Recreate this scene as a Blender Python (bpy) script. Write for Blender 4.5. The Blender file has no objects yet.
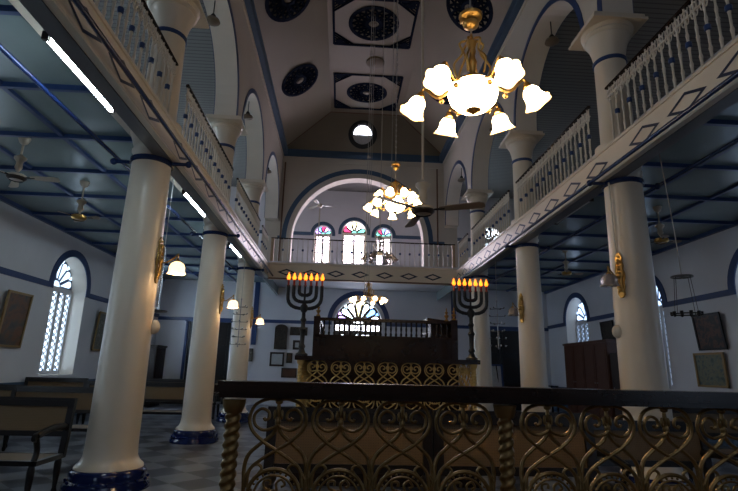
import bpy, math, random
from math import pi, sin, cos, sqrt, radians
from mathutils import Vector, Matrix
random.seed(7)
SC = bpy.context.scene
COL = SC.collection
# ---------------------------------------------------------------- camera, world, exposure
cam_d = bpy.data.cameras.new('camera'); cam = bpy.data.objects.new('camera', cam_d); COL.objects.link(cam)
cam_d.sensor_width = 36; cam_d.lens = 493 / 738 * 36; cam_d.clip_end = 200; cam_d.clip_start = .05
yaw, pitch, roll = .0528, .2455, .0253
F = Vector((sin(yaw)*cos(pitch), cos(yaw)*cos(pitch), sin(pitch)))
R0 = Vector((cos(yaw), -sin(yaw), 0)); U0 = Vector((-sin(yaw)*sin(pitch), -cos(yaw)*sin(pitch), cos(pitch)))
R = R0*cos(roll) + U0*sin(roll); U = -R0*sin(roll) + U0*cos(roll)
M = Matrix((R, U, -F)).transposed().to_4x4(); M.translation = Vector((-.693, 0, 1.5))
cam.matrix_world = M; SC.camera = cam
SC.view_settings.view_transform = 'Standard'; SC.view_settings.look = 'None'
SC.view_settings.gamma = 1; SC.view_settings.use_curve_mapping = False
SC.view_settings.exposure = 0.6
SC.cycles.max_bounces = 8; SC.cycles.diffuse_bounces = 5
SC.cycles.sample_clamp_indirect = 4
world = bpy.data.worlds.new('world'); SC.world = world; world.use_nodes = True
world.node_tree.nodes['Background'].inputs[0].default_value = (.65, .8, 1, 1)
world.node_tree.nodes['Background'].inputs[1].default_value = .6
DAY = 4.6        # daylight in the window panes
LAMP = 13.0       # chandelier shades
TUBE = 48.0      # fluorescent tubes
def area(loc, target, sx, sy, power, colr):
    l = bpy.data.lights.new('window_daylight', 'AREA'); l.shape = 'RECTANGLE'; l.size = sx; l.size_y = sy
    l.energy = power; l.color = colr; o = bpy.data.objects.new('window_daylight', l); COL.objects.link(o)
    o.location = loc; o.rotation_euler = (Vector(target) - Vector(loc)).to_track_quat('-Z', 'Y').to_euler()
area((0, -3.4, 5.5), (0, 8, 4.5), 4, 4, 6, (.75, .86, 1))          # added cool fill lamp behind the photographer, standing in for an assumed window
# ---------------------------------------------------------------- materials
MT = {}
def mat(name, col, rough=.5, metal=0, emit=None, estr=0, var=0, vscale=3, bump=0, bscale=40, trans=0, spec=None, alpha=None):
    m = bpy.data.materials.new(name); m.use_nodes = True; nt = m.node_tree; b = nt.nodes['Principled BSDF']
    b.inputs['Base Color'].default_value = (*col, 1); b.inputs['Roughness'].default_value = rough
    b.inputs['Metallic'].default_value = metal
    if trans: b.inputs['Transmission Weight'].default_value = trans
    if alpha: b.inputs['Alpha'].default_value = alpha
    if spec is not None: b.inputs['Specular IOR Level'].default_value = spec
    if emit: b.inputs['Emission Color'].default_value = (*emit, 1); b.inputs['Emission Strength'].default_value = estr
    if var or bump: tc = nt.nodes.new('ShaderNodeTexCoord')
    if var:
        n = nt.nodes.new('ShaderNodeTexNoise'); n.inputs['Scale'].default_value = vscale; n.inputs['Detail'].default_value = 6
        nt.links.new(tc.outputs['Object'], n.inputs['Vector'])
        r = nt.nodes.new('ShaderNodeMixRGB'); r.inputs[1].default_value = (*[c*(1-var) for c in col], 1)
        r.inputs[2].default_value = (*[min(1, c*(1+var)) for c in col], 1)
        nt.links.new(n.outputs[0], r.inputs[0]); nt.links.new(r.outputs[0], b.inputs['Base Color'])
    if bump:
        n = nt.nodes.new('ShaderNodeTexNoise'); n.inputs['Scale'].default_value = bscale
        nt.links.new(tc.outputs['Object'], n.inputs['Vector'])
        bp = nt.nodes.new('ShaderNodeBump'); bp.inputs['Strength'].default_value = bump; bp.inputs['Distance'].default_value = .02
        nt.links.new(n.outputs[0], bp.inputs['Height']); nt.links.new(bp.outputs[0], b.inputs['Normal'])
    MT[name] = m; return m
mat('cream', (.68, .59, .48), .32, var=.06, vscale=2)
mat('plaster', (.66, .66, .70), .75, var=.10, vscale=1.2)
mat('nave_plaster', (.56, .50, .43), .7, var=.10, vscale=1.0)
mat('reveal', (.72, .66, .59), .6, var=.06, vscale=1.5)
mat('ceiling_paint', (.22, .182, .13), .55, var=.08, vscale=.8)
mat('aisle_ceiling', (.21, .265, .27), .22, var=.15, vscale=1.2)
mat('navy', (.010, .016, .045), .35)
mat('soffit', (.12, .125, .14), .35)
mat('blue', (.022, .05, .15), .35, var=.1)
mat('cornice_blue', (.045, .09, .16), .5, var=.15, vscale=2)
mat('pipe_blue', (.008, .022, .09), .2)
mat('base_blue', (.006, .013, .075), .12)
mat('lattice_blue', (.006, .011, .028), .9, spec=.1)
mat('wood', (.018, .008, .005), .26, spec=.35, var=.4, vscale=6)
mat('bench_wood', (.008, .005, .004), .32, var=.3, vscale=8)
mat('cabinet_wood', (.085, .032, .018), .35, var=.3, vscale=5)
mat('brown', (.14, .07, .04), .5)
mat('pink_wood', (.40, .27, .17), .5)
mat('brass', (.42, .25, .075), .32, metal=.9, bump=.3, bscale=25)
mat('old_brass', (.25, .155, .055), .36, metal=.7, bump=.25, bscale=30)
mat('bright_brass', (.62, .42, .15), .45, metal=.4)  # front rail's brass, lightened in colour for chandelier light on the platform fence
mat('iron', (.008, .006, .006), .45)
mat('steel', (.25, .25, .26), .35, metal=.9)
mat('wire', (.35, .33, .30), .5)
mat('white_paint', (.62, .58, .50), .25)
mat('baluster_white', (.60, .54, .46), .3)
mat('rear_white', (.55, .54, .52), .4)
mat('black', (.006, .006, .008), .4)
mat('frame_dark', (.022, .012, .008), .35)
mat('frame_gold', (.30, .19, .07), .4)
mat('paper', (.45, .46, .47), .7, var=.25, vscale=14)
mat('fan_white', (.50, .42, .32), .35)
mat('fan_blade', (.26, .20, .15), .4)
mat('candle_red', (.22, .012, .008), .4)
mat('glass', (.85, .85, .85), .08, trans=.9)
mat('rosette', (.16, .12, .08), .5)
mat('flame', (1, .4, .05), .5, emit=(1, .20, .012), estr=2.3)
mat('flame_core', (1, .7, .2), .5, emit=(1, .55, .08), estr=7)
mat('shade_lit', (1, .85, .6), .4, emit=(1, .74, .42), estr=LAMP)
mat('shade_glow', (1, .8, .5), .3, emit=(1, .66, .34), estr=1.5)
mat('shade_rim', (1, .75, .45), .4, emit=(1, .62, .26), estr=1.3)
mat('shade_neck', (1, .6, .3), .4, emit=(1, .45, .12), estr=.8)
mat("shade_core", (1, .9, .7), .4, emit=(1, .78, .48), estr=LAMP*1.8)
mat('shade_unlit', (.50, .42, .40), .15, trans=.5)
mat('tube', (.9, .95, 1), .4, emit=(.72, .90, 1), estr=TUBE)
mat('tube_off', (.75, .78, .8), .3)
mat('pane', (.6, .75, .9), .4, emit=(.66, .84, 1), estr=DAY)
mat('pane_white', (.8, .8, .9), .4, emit=(.86, .88, 1), estr=DAY*1.2)
mat('pane_blue', (.2, .4, .8), .4, emit=(.22, .5, 1), estr=DAY*.5)
mat('pane_teal', (.2, .6, .6), .4, emit=(.2, .62, .5), estr=DAY*.35)
mat('pane_red', (.7, .1, .2), .4, emit=(.8, .06, .2), estr=DAY*.3)
mat('pane_violet', (.5, .3, .8), .4, emit=(.62, .42, 1), estr=DAY*.6)
mat('pane_yellow', (.9, .8, .5), .4, emit=(.95, .9, .5), estr=DAY*.5)
mat('pane_light', (.9, .8, .9), .4, emit=(.94, .84, 1), estr=DAY*2.2)
mat('pane_bright', (.6, .75, .9), .4, emit=(.62, .8, 1), estr=DAY*3.2)
mat('pane_fan', (.6, .75, .9), .4, emit=(.66, .84, 1), estr=1.1)
mat('pane_off', (.2, .22, .25), .3)
mat('pane_dim', (.6, .75, .9), .4, emit=(.5, .68, .95), estr=DAY*.3)
def pat_mat(name, build):
    m = bpy.data.materials.new(name); m.use_nodes = True; build(m.node_tree, m.node_tree.nodes['Principled BSDF']); MT[name] = m
def cane(nt, b):
    tc = nt.nodes.new('ShaderNodeTexCoord'); c = nt.nodes.new('ShaderNodeTexBrick')
    mp = nt.nodes.new('ShaderNodeMapping'); mp.inputs['Rotation'].default_value = (pi/2, 0, 0)
    c.offset = 0; c.inputs['Color1'].default_value = (.035, .018, .008, 1); c.inputs['Color2'].default_value = (.045, .022, .009, 1)
    c.inputs['Mortar'].default_value = (.16, .10, .042, 1); c.inputs['Scale'].default_value = 1
    c.inputs['Mortar Size'].default_value = .0065; c.inputs['Brick Width'].default_value = .018; c.inputs['Row Height'].default_value = .018
    nt.links.new(tc.outputs['Object'], mp.inputs[0]); nt.links.new(mp.outputs[0], c.inputs['Vector'])
    nt.links.new(c.outputs[0], b.inputs['Base Color']); b.inputs['Roughness'].default_value = .5
pat_mat('cane', cane)
def floor_(nt, b):
    tc = nt.nodes.new('ShaderNodeTexCoord'); mp = nt.nodes.new('ShaderNodeMapping'); mp.inputs['Rotation'].default_value = (0, 0, pi/4)
    c = nt.nodes.new('ShaderNodeTexChecker'); c.inputs['Scale'].default_value = 2.0
    c.inputs[1].default_value = (.20, .21, .24, 1); c.inputs[2].default_value = (.035, .038, .05, 1)
    n = nt.nodes.new('ShaderNodeTexNoise'); n.inputs['Scale'].default_value = 5; n.inputs['Detail'].default_value = 8
    mx = nt.nodes.new('ShaderNodeMixRGB'); mx.blend_type = 'MULTIPLY'; mx.inputs[0].default_value = .5
    nt.links.new(tc.outputs['Object'], mp.inputs[0]); nt.links.new(mp.outputs[0], c.inputs[0]); nt.links.new(tc.outputs['Object'], n.inputs['Vector'])
    nt.links.new(c.outputs[0], mx.inputs[1]); nt.links.new(n.outputs[0], mx.inputs[2]); nt.links.new(mx.outputs[0], b.inputs['Base Color'])
    b.inputs['Roughness'].default_value = .28
pat_mat('floor_tiles', floor_)
def planks(nt, b):
    tc = nt.nodes.new('ShaderNodeTexCoord'); w = nt.nodes.new('ShaderNodeTexWave'); w.bands_direction = 'Y'; w.inputs['Scale'].default_value = 2.2
    r = nt.nodes.new('ShaderNodeValToRGB'); r.color_ramp.elements[0].position = 0; r.color_ramp.elements[1].position = .18
    r.color_ramp.elements[0].color = (.06, .058, .055, 1); r.color_ramp.elements[1].color = (.17, .165, .16, 1)
    nt.links.new(tc.outputs['Object'], w.inputs[0]); nt.links.new(w.outputs[1], r.inputs[0]); nt.links.new(r.outputs[0], b.inputs['Base Color'])
    b.inputs['Roughness'].default_value = .6
pat_mat('planks', planks)
def paint_mat(name, cols, scale):
    def f(nt, b):
        tc = nt.nodes.new('ShaderNodeTexCoord'); n = nt.nodes.new('ShaderNodeTexNoise'); n.inputs['Scale'].default_value = scale; n.inputs['Detail'].default_value = 3
        r = nt.nodes.new('ShaderNodeValToRGB'); cr = r.color_ramp
        while len(cr.elements) < len(cols): cr.elements.new(.5)
        for i, c in enumerate(cols): cr.elements[i].position = .35 + .3*i/(len(cols)-1); cr.elements[i].color = (*c, 1)
        nt.links.new(tc.outputs['Object'], n.inputs['Vector']); nt.links.new(n.outputs[0], r.inputs[0]); nt.links.new(r.outputs[0], b.inputs['Base Color'])
        b.inputs['Roughness'].default_value = .4
    pat_mat(name, f)
paint_mat('painting_warm', [(.02, .02, .02), (.05, .045, .03), (.14, .05, .012), (.05, .03, .018)], 3)
paint_mat('painting_grey', [(.05, .06, .06), (.16, .17, .15), (.10, .09, .07), (.25, .25, .22)], 7)
paint_mat('painting_dark', [(.008, .008, .01), (.02, .015, .012), (.10, .04, .02), (.01, .01, .01)], 6)
paint_mat('painting_green', [(.05, .08, .07), (.12, .15, .12), (.18, .17, .10), (.06, .10, .10)], 7)
paint_mat('text_plaque', [(.006, .006, .007), (.012, .011, .01), (.04, .034, .028), (.008, .008, .008)], 18)
# ---------------------------------------------------------------- mesh builder
class MB:
    def __init__(s): s.v = []; s.f = []; s.m = []; s.sm = []; s.mats = []
    def mi(s, m):
        if m not in s.mats: s.mats.append(m)
        return s.mats.index(m)
    def face(s, idx, m, smooth=False): s.f.append(idx); s.m.append(s.mi(m)); s.sm.append(smooth)
    def quad(s, pts, m):
        n = len(s.v); s.v += [tuple(p) for p in pts]; s.face(list(range(n, n+len(pts))), m)
    def box(s, x0, x1, y0, y1, z0, z1, m, rot=None, piv=None):
        P = [Vector((x, y, z)) for z in (z0, z1) for y in (y0, y1) for x in (x0, x1)]
        if rot is not None:
            c = Vector(piv) if piv else Vector(((x0+x1)/2, (y0+y1)/2, (z0+z1)/2)); P = [c + rot @ (p-c) for p in P]
        n = len(s.v); s.v += [tuple(p) for p in P]
        for q in ((0, 2, 3, 1), (4, 5, 7, 6), (0, 1, 5, 4), (2, 6, 7, 3), (0, 4, 6, 2), (1, 3, 7, 5)): s.face([n+i for i in q], m)
    def lathe(s, prof, m, c=(0, 0, 0), seg=20, axis=None, wave=None, cap=True):
        q = Vector((0, 0, 1)).rotation_difference(Vector(axis).normalized()) if axis else None
        n0 = len(s.v); c = Vector(c)
        for (r, z) in prof:
            for k in range(seg):
                a = 2*pi*k/seg; rr = r*(1 + (wave(a, z) if wave else 0)); p = Vector((rr*cos(a), rr*sin(a), z))
                if q: p = q @ p
                s.v.append(tuple(c+p))
        for i in range(len(prof)-1):
            for k in range(seg):
                a = n0+i*seg+k; b = n0+i*seg+(k+1) % seg; s.face([a, b, b+seg, a+seg], m, True)
        if cap:
            if prof[0][0] > 1e-4: s.face([n0+k for k in range(seg)][::-1], m)
            if prof[-1][0] > 1e-4: s.face([n0+(len(prof)-1)*seg+k for k in range(seg)], m)
    def tube(s, pts, r, m, seg=6, closed=False):
        pts = [Vector(p) for p in pts]; n = len(pts); n0 = len(s.v); prev = None
        for i, p in enumerate(pts):
            if closed: t = pts[(i+1) % n] - pts[i-1]
            else: t = pts[min(i+1, n-1)] - pts[max(i-1, 0)]
            t.normalize()
            if prev is None:
                a = Vector((0, 0, 1)) if abs(t.z) < .9 else Vector((1, 0, 0)); u = t.cross(a).normalized()
            else:
                u = (prev - t*prev.dot(t)).normalized()
            prev = u; w = t.cross(u); rr = r[i] if isinstance(r, (list, tuple)) else r
            for k in range(seg):
                a = 2*pi*k/seg; s.v.append(tuple(p + (u*cos(a) + w*sin(a))*rr))
        for i in range(n if closed else n-1):
            for k in range(seg):
                a = n0+i*seg+k; b = n0+i*seg+(k+1) % seg
                c2 = n0+((i+1) % n)*seg+(k+1) % seg; d = n0+((i+1) % n)*seg+k
                s.face([a, b, c2, d], m, True)
        if not closed:
            s.face([n0+k for k in range(seg)][::-1], m); s.face([n0+(n-1)*seg+k for k in range(seg)], m)
    def prism(s, poly, ext, m):     # poly: 3D points, ext: vector
        n = len(s.v); k = len(poly); e = Vector(ext)
        s.v += [tuple(p) for p in poly] + [tuple(Vector(p)+e) for p in poly]
        s.face(list(range(n, n+k)), m); s.face(list(range(n+k, n+2*k))[::-1], m)
        for i in range(k): s.face([n+i, n+(i+1) % k, n+k+(i+1) % k, n+k+i], m)
    def ball(s, c, r, m, seg=10, rings=6, sz=1):
        s.lathe([(r*sin(pi*i/rings) if 0 < i < rings else 1e-5, -r*sz*cos(pi*i/rings)) for i in range(rings+1)], m, c, seg, cap=False)
    def mesh(s, name):
        me = bpy.data.meshes.new(name); me.from_pydata(s.v, [], s.f)
        for m in s.mats: me.materials.append(MT[m])
        me.polygons.foreach_set('material_index', s.m); me.polygons.foreach_set('use_smooth', s.sm)
        me.update()
        import bmesh
        bm = bmesh.new(); bm.from_mesh(me); bmesh.ops.recalc_face_normals(bm, faces=bm.faces); bm.to_mesh(me); bm.free()
        me.set_sharp_from_angle(angle=radians(50)); return me
    def build(s, name, parent=None, loc=None, label=None):
        o = bpy.data.objects.new(name, s.mesh(name)); COL.objects.link(o)
        if parent: o.parent = parent
        if loc: o.location = loc
        if label: o['label'] = label
        return o
def cr(pts, n=6, closed=False):     # catmull-rom
    P = [Vector(p) for p in pts]; out = []; k = len(P)
    for i in range(k if closed else k-1):
        a, b, c, d = (P[(i+j-1) % k] if closed else P[min(max(i+j-1, 0), k-1)] for j in range(4))
        for t in range(n):
            t /= n; out.append(.5*((2*b) + (c-a)*t + (2*a-5*b+4*c-d)*t*t + (3*b-a-3*c+d)*t**3))
    if not closed: out.append(P[-1])
    return out
def tag(o, label, cat, group=None):
    o['label'] = label; o['category'] = cat
    if group: o['group'] = group
    return o
def thing(name, label, cat, loc=(0, 0, 0), rz=0, group=None):
    o = bpy.data.objects.new(name, None); COL.objects.link(o); o.empty_display_size = .1
    o.location = loc; o.rotation_euler = (0, 0, rz); return tag(o, label, cat, group)
def struct(mb, name):
    o = mb.build(name); o['kind'] = 'structure'; return o
KIDS = {}
def dup(o, parent=None, loc=None, rz=None, label=None, group=None):
    c = o.copy(); COL.objects.link(c); c.parent = parent
    if loc is not None: c.location = loc
    if rz is not None: c.rotation_euler = (0, 0, rz)
    if label: c['label'] = label
    if group: c['group'] = group
    for ch in [x for x in COL.objects if x.parent is o]: dup(ch, c)
    return c
def inst(o, parent, loc, rz=0, label=None):   # copy of one part under the same parent
    c = o.copy(); COL.objects.link(c); c.parent = parent; c.location = loc; c.rotation_euler = (0, 0, rz)
    return c
# ---------------------------------------------------------------- walls with arched openings
def arch_pts(c, w, sp, seg=24, rise=None):
    rise = w if rise is None else rise
    return [(c - w*cos(pi*i/seg), sp + rise*sin(pi*i/seg)) for i in range(seg+1)]
def arch_wall(mb, u0, u1, z0, z1, ops, t0, t1, mp, m, mrev=None, seg=24):
    mrev = mrev or m
    def q(pts, mm): mb.quad([mp(*p) for p in pts], mm)
    def both(poly):
        q([(u, z, t0) for u, z in poly], m); q([(u, z, t1) for u, z in poly][::-1], m)
    cur = u0
    for (c, w, sp, sill) in sorted(ops):
        both([(cur, z0), (c-w, z0), (c-w, z1), (cur, z1)])
        if sill > z0 + 1e-4:
            both([(c-w, z0), (c+w, z0), (c+w, sill), (c-w, sill)])
            q([(c-w, sill, t0), (c+w, sill, t0), (c+w, sill, t1), (c-w, sill, t1)], mrev)
        A = arch_pts(c, w, sp, seg)
        for i in range(seg):
            (a, za), (b, zb) = A[i], A[i+1]
            both([(a, za), (b, zb), (b, z1), (a, z1)])
        O = [(c-w, sill)] + A + [(c+w, sill)]
        for i in range(len(O)-1):
            (a, za), (b, zb) = O[i], O[i+1]
            if abs(a-b)+abs(za-zb) > 1e-5: q([(a, za, t0), (b, zb, t0), (b, zb, t1), (a, za, t1)], mrev)
        cur = c+w
    both([(cur, z0), (u1, z0), (u1, z1), (cur, z1)])
    for u in (u0, u1): q([(u, z0, t0), (u, z1, t0), (u, z1, t1), (u, z0, t1)], m)
    q([(u0, z1, t0), (u1, z1, t0), (u1, z1, t1), (u0, z1, t1)], m)
    # underside, in the stretches between openings that reach the bottom
    cur = u0
    for (c, w, sp, sill) in sorted(ops) + [(u1+1, 1, 0, z0)]:
        if sill <= z0 + 1e-4:
            q([(cur, z0, t0), (c-w, z0, t0), (c-w, z0, t1), (cur, z0, t1)], m); cur = c+w
def arch_band(mb, c, wi, wo, sp, zl, t0, t1, mp, m, seg=24):
    I = [(c-wi, zl)] + arch_pts(c, wi, sp, seg) + [(c+wi, zl)]; O = [(c-wo, zl)] + arch_pts(c, wo, sp, seg) + [(c+wo, zl)]
    for i in range(len(I)-1):
        a, b, d, e = I[i], I[i+1], O[i+1], O[i]
        for A, B, ta, tb in ((a, b, t0, t1), (e, d, t0, t1)): mb.quad([mp(*A, ta), mp(*B, ta), mp(*B, tb), mp(*A, tb)], m)
        for t in (t0, t1): mb.quad([mp(*a, t), mp(*b, t), mp(*d, t), mp(*e, t)], m)
HW = 3.515; WW = 8.2; YC = [6.83, 10.79, 14.75]; YF = -4.0; YE = 18.7; YB = 20.9; ZG = 4.95
SIDE = {-1: 'left', 1: 'right'}
# floor
b = MB(); b.box(-8.7, 8.7, YF, YB+.4, -.15, 0, 'floor_tiles'); struct(b, 'floor')
b = MB(); b.box(-2.4, 3.2, YF, 2.7, 0, .45, 'cabinet_wood'); struct(b, 'floor_platform')
WINY = [5.4, 9.7, 14.0, 18.3]
for sd in (-1, 1):
    mp = lambda u, z, t, sd=sd: (sd*(WW+t), u, z)
    b = MB()
    arch_wall(b, YF, YB+.4, 0, ZG+.05, [(y, .85, 3.48, 1.15) for y in WINY], 0, .5, mp, 'plaster', 'reveal'); struct(b, 'wall_%s' % SIDE[sd])
    b = MB()
    arch_wall(b, YF, YB+.4, ZG+.05, 9.2, [(y, .8, 7.2, 5.8) for y in WINY], 0, .5, mp, 'plaster', 'reveal'); struct(b, 'wall_%s_upper' % SIDE[sd])
    b = MB(); cur = YF
    for y in WINY:
        arch_band(b, y, .86, 1.05, 3.48, 3.34, -.03, .02, mp, 'blue')
        b.box(*sorted((sd*(WW-.03), sd*(WW+.01))), cur, y-1.04, 3.34, 3.48, 'blue'); cur = y+1.04
    b.box(*sorted((sd*(WW-.03), sd*(WW+.01))), cur, YB, 3.34, 3.48, 'blue')
    struct(b, 'trim_%s_band' % SIDE[sd])
    b = MB(); b.box(*sorted((sd*(WW-.02), sd*(WW+.01))), YF, YB, 0, 1.0, 'cornice_blue'); struct(b, 'baseboard_%s' % SIDE[sd])
    b = MB(); b.box(*sorted((sd*(WW-.08), sd*(WW+.01))), YF, YB, ZG-.09, ZG, 'blue'); struct(b, 'trim_%s_ceiling' % SIDE[sd])
# back wall
mpb = lambda u, z, t: (u, YB+t, z)
b = MB(); arch_wall(b, -8.2, 8.2, 0, ZG+.05, [(.05, .98, 3.36, 0)], 0, .4, mpb, 'plaster', 'reveal'); struct(b, 'wall_back')
b = MB(); arch_wall(b, -8.2, 8.2, ZG+.05, 9.2, [(-1.62, .36, 7.2, 5.1), (-.25, .52, 7.3, 5.1), (1.05, .36, 7.2, 5.1), (-5.8, .6, 7.2, 5.6), (5.8, .6, 7.2, 5.6)], 0, .4, mpb, 'plaster', 'reveal'); struct(b, 'wall_back_upper')
b = MB()
arch_band(b, .05, 1.12, 1.32, 3.40, 3.26, -.03, .01, mpb, 'blue')
b.box(-8.2, -1.27, YB-.03, YB+.01, 3.26, 3.40, 'blue'); b.box(1.37, 8.2, YB-.03, YB+.01, 3.26, 3.40, 'blue')
for (c, w, sp) in ((-1.62, .40, 7.2), (-.25, .56, 7.3), (1.05, .40, 7.2)): arch_band(b, c, w, w+.14, sp, sp-.1, -.03, .01, mpb, 'cornice_blue')
b.box(-8.2, -2.16, YB-.03, YB+.01, 7.1, 7.25, 'cornice_blue'); b.box(1.59, 8.2, YB-.03, YB+.01, 7.1, 7.25, 'cornice_blue')
for x in (-4.25, 4.1): b.box(x-.1, x+.1, YB-.04, YB+.01, 2.35, ZG, 'blue')
struct(b, 'trim_back_bands')
# front wall behind the photographer
b = MB(); arch_wall(b, -8.2, 8.2, 0, 11.5, [(-5.8, .8, 3.4, 1.1), (5.8, .8, 3.4, 1.1), (0, 1.6, 8, 5.2)], 0, .4, lambda u, z, t: (u, YF-t, z), 'plaster', 'reveal'); struct(b, 'wall_front')
# aisle and rear gallery slabs
for sd in (-1, 1):
    b = MB(); b.box(*sorted((sd*3.4, sd*8.2)), YF, YB, ZG, ZG+.05, 'aisle_ceiling'); struct(b, 'ceiling_aisle_%s' % SIDE[sd])
    b = MB()
    for k in range(12):
        y = 3.0+1.45*k
        b.box(*sorted((sd*3.5, sd*8.2)), y-.03, y+.03, ZG-.07, ZG+.01, 'blue')
    for x in (5.15, 6.47): b.box(*sorted((sd*(x-.035), sd*(x+.035))), YF, YB, ZG-.05, ZG+.01, 'blue')
    struct(b, 'trim_%s_ceiling_beams' % SIDE[sd])
    b = MB(); b.box(*sorted((sd*3.3, sd*8.2)), YF, YB, 9.2, 9.3, 'planks'); struct(b, 'ceiling_gallery_%s' % SIDE[sd])
b = MB(); b.box(-3.45, 3.45, 16.3, YB, 4.78, 4.93, 'plaster'); struct(b, 'floor_rear_gallery')
b = MB(); b.box(-3.3, 3.3, YE+.3, YB, 9.2, 9.3, 'planks'); struct(b, 'ceiling_rear_gallery')
# gallery fronts with blue diamonds
def diamond(b, c, hl, hh, mp, m='navy', w=.022):
    n = len(b.v)
    for s in (1, 1-w/hh*.95):
        for (a, z) in ((-hl*s, 0), (0, -hh*s), (hl*s, 0), (0, hh*s)): b.v.append(mp(c[0]+a, c[1]+z))
    for i in range(4): b.face([n+i, n+(i+1) % 4, n+4+(i+1) % 4, n+4+i], m)
for sd in (-1, 1):
    b = MB()
    b.box(*sorted((sd*3.15, sd*3.40)), YF, 16.2, 4.35, 4.76, 'cream')
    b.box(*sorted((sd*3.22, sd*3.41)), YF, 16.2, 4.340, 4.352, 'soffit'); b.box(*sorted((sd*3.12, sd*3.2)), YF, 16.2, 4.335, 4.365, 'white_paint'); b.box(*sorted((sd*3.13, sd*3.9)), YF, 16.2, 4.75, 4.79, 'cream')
    b.box(*sorted((sd*3.39, sd*3.44)), YF, YB, 4.42, ZG, 'aisle_ceiling')
    for k in [3.2, 4.04, 4.85, 5.66, 6.86, 7.70, 8.53] + [9.36+.82*q for q in range(9)]:
        diamond(b, (k, 4.545), .34, .13, lambda u, z, sd=sd: (sd*3.145, u, z), w=.040)
    struct(b, 'trim_%s_gallery_front' % SIDE[sd])
b = MB(); b.box(-3.15, 3.15, 16.2, 16.5, 4.33, 4.80, 'cream'); b.box(-3.15, 3.15, 16.16, 16.52, 4.80, 4.86, 'cream'); b.box(-3.15, 3.15, 16.17, 16.2, 4.30, 4.35, 'brown')
for i in range(7): diamond(b, (-2.55+.815*i, 4.545), .31, .115, lambda u, z: (u, 16.194, z), w=.05)
struct(b, 'trim_rear_gallery_front')
# nave arcade
ARC = [.89, 4.85, 8.81, 12.77, 16.73]
for sd in (-1, 1):
    mp = lambda u, z, t, sd=sd: (sd*(3.28+t), u, z)
    b = MB(); arch_wall(b, YF, YE, 7.05, 9.80, [(y, 1.63, 7.15, 7.05) for y in ARC], 0, .5, mp, 'nave_plaster', 'reveal'); struct(b, 'wall_%s_arcade' % SIDE[sd])
    b = MB()
    for y in ARC: arch_band(b, y, 1.64, 1.76, 7.15, 7.06, -.015, .01, mp, 'blue')
    for y in ARC: arch_band(b, y, 1.64, 1.70, 7.15, 7.06, .49, .515, mp, 'blue')
    struct(b, 'trim_%s_arches' % SIDE[sd])
    b = MB(); b.box(*sorted((sd*3.10, sd*3.6)), YF, YE, 9.84, 10.10, 'cornice_blue'); b.box(*sorted((sd*3.24, sd*3.3)), YF, YE, 9.72, 9.80, 'nave_plaster'); struct(b, 'trim_%s_cornice' % SIDE[sd])
mpe = lambda u, z, t: (u, YE+t, z)
b = MB(); arch_wall(b, -3.8, 3.8, 4.93, 10.1, [(-.15, 2.60, 6.38, 4.93)], 0, .5, mpe, 'nave_plaster', 'reveal', 36); struct(b, 'wall_nave_end')
b = MB(); arch_band(b, -.15, 2.80, 2.98, 6.38, 6.3, -.03, .01, mpe, 'cornice_blue', 36)
b.box(-3.28, 3.28, YE-.05, YE+.01, 9.80, 10.10, 'cornice_blue'); b.box(-3.28, -3.1, YE-.03, YE+.01, 6.3, 6.45, 'cornice_blue'); b.box(2.8, 3.28, YE-.03, YE+.01, 6.3, 6.45, 'cornice_blue')
b.box(-3.28, 3.28, YE-.03, YE+.01, 9.55, 9.60, 'nave_plaster'); struct(b, 'trim_nave_end')
# nave ceiling: flat middle, sloping sides and a hipped end
ZT = 11.3; XT = 1.4; YT = 17.65; ZS = 10.1; XS = 3.3
b = MB()
for poly in ([(-XT, YF, ZT), (XT, YF, ZT), (XT, YT, ZT), (-XT, YT, ZT)], [(-XS, YF, ZS), (-XT, YF, ZT), (-XT, YT, ZT), (-XS, YE, ZS)],
             [(XS, YF, ZS), (XS, YE, ZS), (XT, YT, ZT), (XT, YF, ZT)], [(-XS, YE, ZS), (-XT, YT, ZT), (XT, YT, ZT), (XS, YE, ZS)]):
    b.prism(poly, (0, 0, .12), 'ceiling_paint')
struct(b, 'ceiling')
b = MB()
for s in (-1, 1): b.tube([(s*XS, YE-.02, ZS), (s*XT, YT, ZT)], .025, 'brown')
b.tube([(-XT, YT, ZT), (XT, YT, ZT)], .025, 'brown'); struct(b, 'trim_ceiling_battens')
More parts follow.
